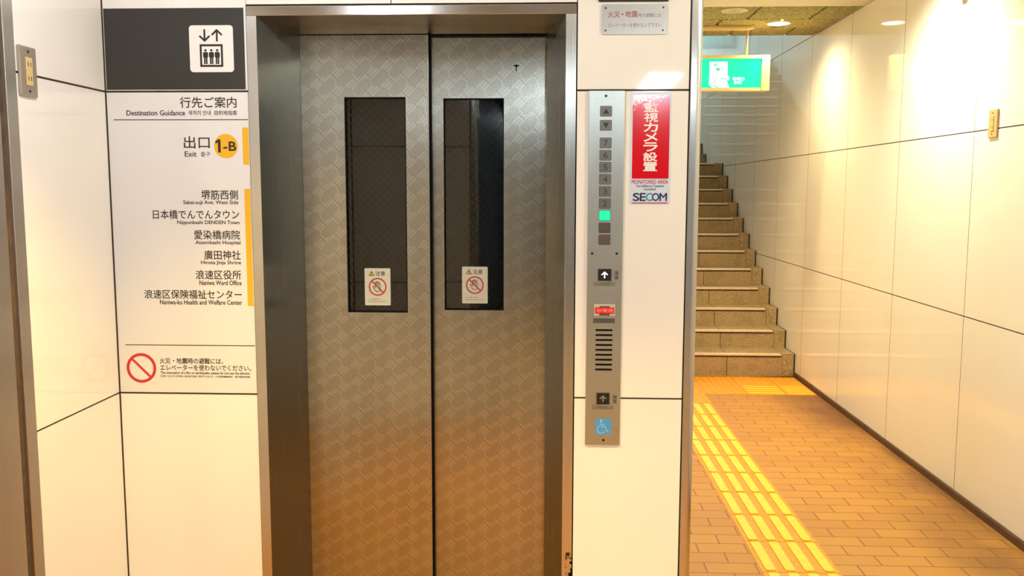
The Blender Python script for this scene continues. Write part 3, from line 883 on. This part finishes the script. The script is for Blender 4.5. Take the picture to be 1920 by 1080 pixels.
ORD = ['nearest', 'second nearest', 'third nearest', 'fourth nearest', 'fifth nearest', 'sixth nearest', 'seventh nearest', 'eighth nearest', 'ninth nearest', 'tenth nearest']
for k in range(9):
    y0 = .915 + .3295 * (k)
    tactile('bar', .907, 1.237, y0, y0 + .3285, 'yellow four-bar guide tile in the strip to the stairs, %s to the viewer' % ORD[k + 1], 'guide strip of bar tiles')
tactile('bar', .907, 1.237, .585, .913, 'yellow four-bar guide tile cut off by the bottom edge of the photo', 'guide strip of bar tiles')
tactile('dot', .917, 1.242, 3.882, 4.205, 'yellow dotted tile ending the guide strip of bar tiles', 'dotted warning tiles')
EX = [.925, 1.255, 1.578, 1.887, 2.118]
NM = ['leftmost', 'second from left', 'third from left', 'narrow rightmost']
for i in range(4):
    tactile('dot', EX[i], EX[i + 1], 4.533, 4.855, 'yellow dotted tile against the bottom step, %s of its row' % NM[i], 'dotted warning tiles')
    if i < 2: tactile('dot', EX[i], EX[i + 1], 4.208, 4.531, 'yellow dotted tile in the front row before the stairs, %s' % NM[i], 'dotted warning tiles')
    else: tactile('cross', EX[i], EX[i + 1], 4.208, 4.531, 'yellow tile with crosswise bars before the stairs, %s' % ('left one' if i == 2 else 'right one by the wall'), 'crosswise bar tiles')

# ------------------------------------------------------------------ exit sign and its pipe
t = thing('exit_sign', 'lit green running man exit sign hanging from the corridor ceiling', 'exit sign', (1.40, 4.25, 2.36))
Y = 4.25
b = B(); b.box(1.09, 1.6135, Y, Y + .09, 2.600, 2.6235); b.box(1.09, 1.6135, Y, Y + .09, 2.3575, 2.380); b.box(1.6140, 1.6760, Y - .004, Y + .094, 2.3570, 2.6245, .003, 1); b.box(1.09, 1.614, Y + .012, Y + .09, 2.380, 2.600); b.box(1.07, 1.09, Y, Y + .09, 2.3575, 2.6235)
obj('housing', b, M_beige, t)
b = B(); b.box(1.0905, 1.6135, Y + .006, Y + .0115, 2.3805, 2.5995); pn = obj('lit_panel', b, M_exit_green, t)
y1 = Y + .006; y0 = y1 - .0008
b = B(); b.prism([(1.222, 2.576), (1.358, 2.576), (1.358, 2.478), (1.376, 2.455), (1.372, 2.440), (1.352, 2.435), (1.376, 2.384), (1.245, 2.384), (1.222, 2.402)], 'y', y0, y1); obj('doorway_symbol', b, M_exit_white, pn)
b = B(); b.ring((1.266, 2.553), .0115, .004, 'y', y0 - .0008, y0, 20)
b.stroke([(1.262, 2.519), (1.296, 2.532), (1.322, 2.530)], .006, y0 - .0008, y0)
b.prism([(1.263, 2.523), (1.290, 2.530), (1.305, 2.514), (1.285, 2.506)], 'y', y0 - .0009, y0)
b.stroke([(1.272, 2.448), (1.262, 2.428), (1.250, 2.412)], .007, y0 - .0008, y0); b.stroke([(1.306, 2.450), (1.355, 2.446)], .007, y0 - .0008, y0); b.stroke([(1.258, 2.398), (1.284, 2.386)], .008, y0 - .0008, y0)
obj('running_figure', b, M_exit_fig, pn)
text('lettering', '非常口', 1.400, 1.486, 2.436, 2.460, M_exit_white, pn, y1, .03)
text('lettering', 'EXIT', 1.412, 1.472, 2.410, 2.430, M_exit_white, pn, y1, .04)
b = B(); b.tube([(1.505, Y + .04, 2.6235), (1.508, Y + .04, 2.83)], .008, 14); obj('hanging_rod', b, M_pipe, t)
b = B(); b.tube([(1.527, Y + .05, 2.62), (1.533, Y + .052, 2.72), (1.535, Y + .05, 2.82)], .0016, 8); obj('power_cable', b, M_mark, t)
t = thing('ceiling_conduit', 'cream round conduit under the ceiling that carries the exit sign', 'conduit', (1.2, 4.30, 2.84))
b = B(); b.tube([(.4505, 4.29, 2.836), (1.49, 4.29, 2.836), (1.52, 4.29, 2.838), (1.545, 4.29, 2.846)], .024, 18); obj('pipe', b, M_pipe, t)


# ------------------------------------------------------------------ lamps
def downlight(label, x, y, z, lit, group, lamps=()):
    t = thing('ceiling_downlight', label, 'ceiling light', (x, y, z), group)
    b = B(); b.ring((x, y), .092, .078, 'z', z - .006, z - .0005, 40); obj('trim_ring', b, M_ring, t)
    b = B(); b.disc((x, y), .078, 'z', z - .004, z - .001, 36); ln = obj('lens', b, M_lens if lit else M_lens_off, t)
    if not lit:
        b = B(); b.ring((x, y), .05, .042, 'z', z - .0055, z - .004, 32); b.disc((x, y), .018, 'z', z - .008, z - .004, 20); obj('louvre', b, M_ring, ln)
    for k, (power, color, ang, bl) in enumerate(lamps):
        spot('lamp_light', (x, y, z - .03 - .002 * k), power, color, ang, bl)


LB = ['lit downlight by the exit sign in the corridor ceiling', 'lit downlight in the corridor ceiling hidden behind the elevator wall',
      'lit downlight in the corridor ceiling nearer the hall, above the frame']
for (x, y, q), l in zip(CORR_LIGHTS, LB): downlight(l, x, y, 2.849, True, 'corridor downlights', q)
LB = ['lit downlight in the hall ceiling before the left elevator door', 'lit downlight in the hall ceiling before the call panel', 'lit downlight in the hall ceiling near the right wall']
for (x, y, q), l in zip(HALL_LIGHTS, LB): downlight(l, x, y, CE, True, 'hall downlights', q)
downlight('unlit round fixture in the corridor ceiling, left of the lit downlight', 1.286, 3.70, 2.849, False, 'corridor downlights')
for xl, yl, lb, m in ((.885, -4.69, 'long cool white ceiling luminaire nearer the elevator, behind the camera', M_tube), (-.1, -7.4, 'long cool white ceiling luminaire farther from the elevator, behind the camera', M_tube_far)):
    t = thing('tube_luminaire', lb, 'ceiling light', (xl, yl, CE), 'tube luminaires')
    b = B(); b.box(xl - .135, xl + .135, yl - .56, yl + .56, CE - .03, CE - .0005); obj('housing', b, M_ring, t)
    b = B(); b.box(xl - .115, xl + .115, yl - .54, yl + .54, CE - .036, CE - .0305); obj('diffuser', b, m, t)
t = thing('tube_luminaire', 'unseen luminaire added high over the stair landing to brighten the stairwell', 'ceiling light', (1.2, 8.6, 6.2), 'tube luminaires')  # unseen fill light, added to lift the stairwell wall and upper steps
b = B(); b.box(1.03, 1.37, 7.94, 9.26, 6.17, 6.1995); obj('housing', b, M_ring, t)
b = B(); b.box(1.05, 1.35, 7.96, 9.24, 6.164, 6.1695); obj('diffuser', b, M_stair_fill, t)
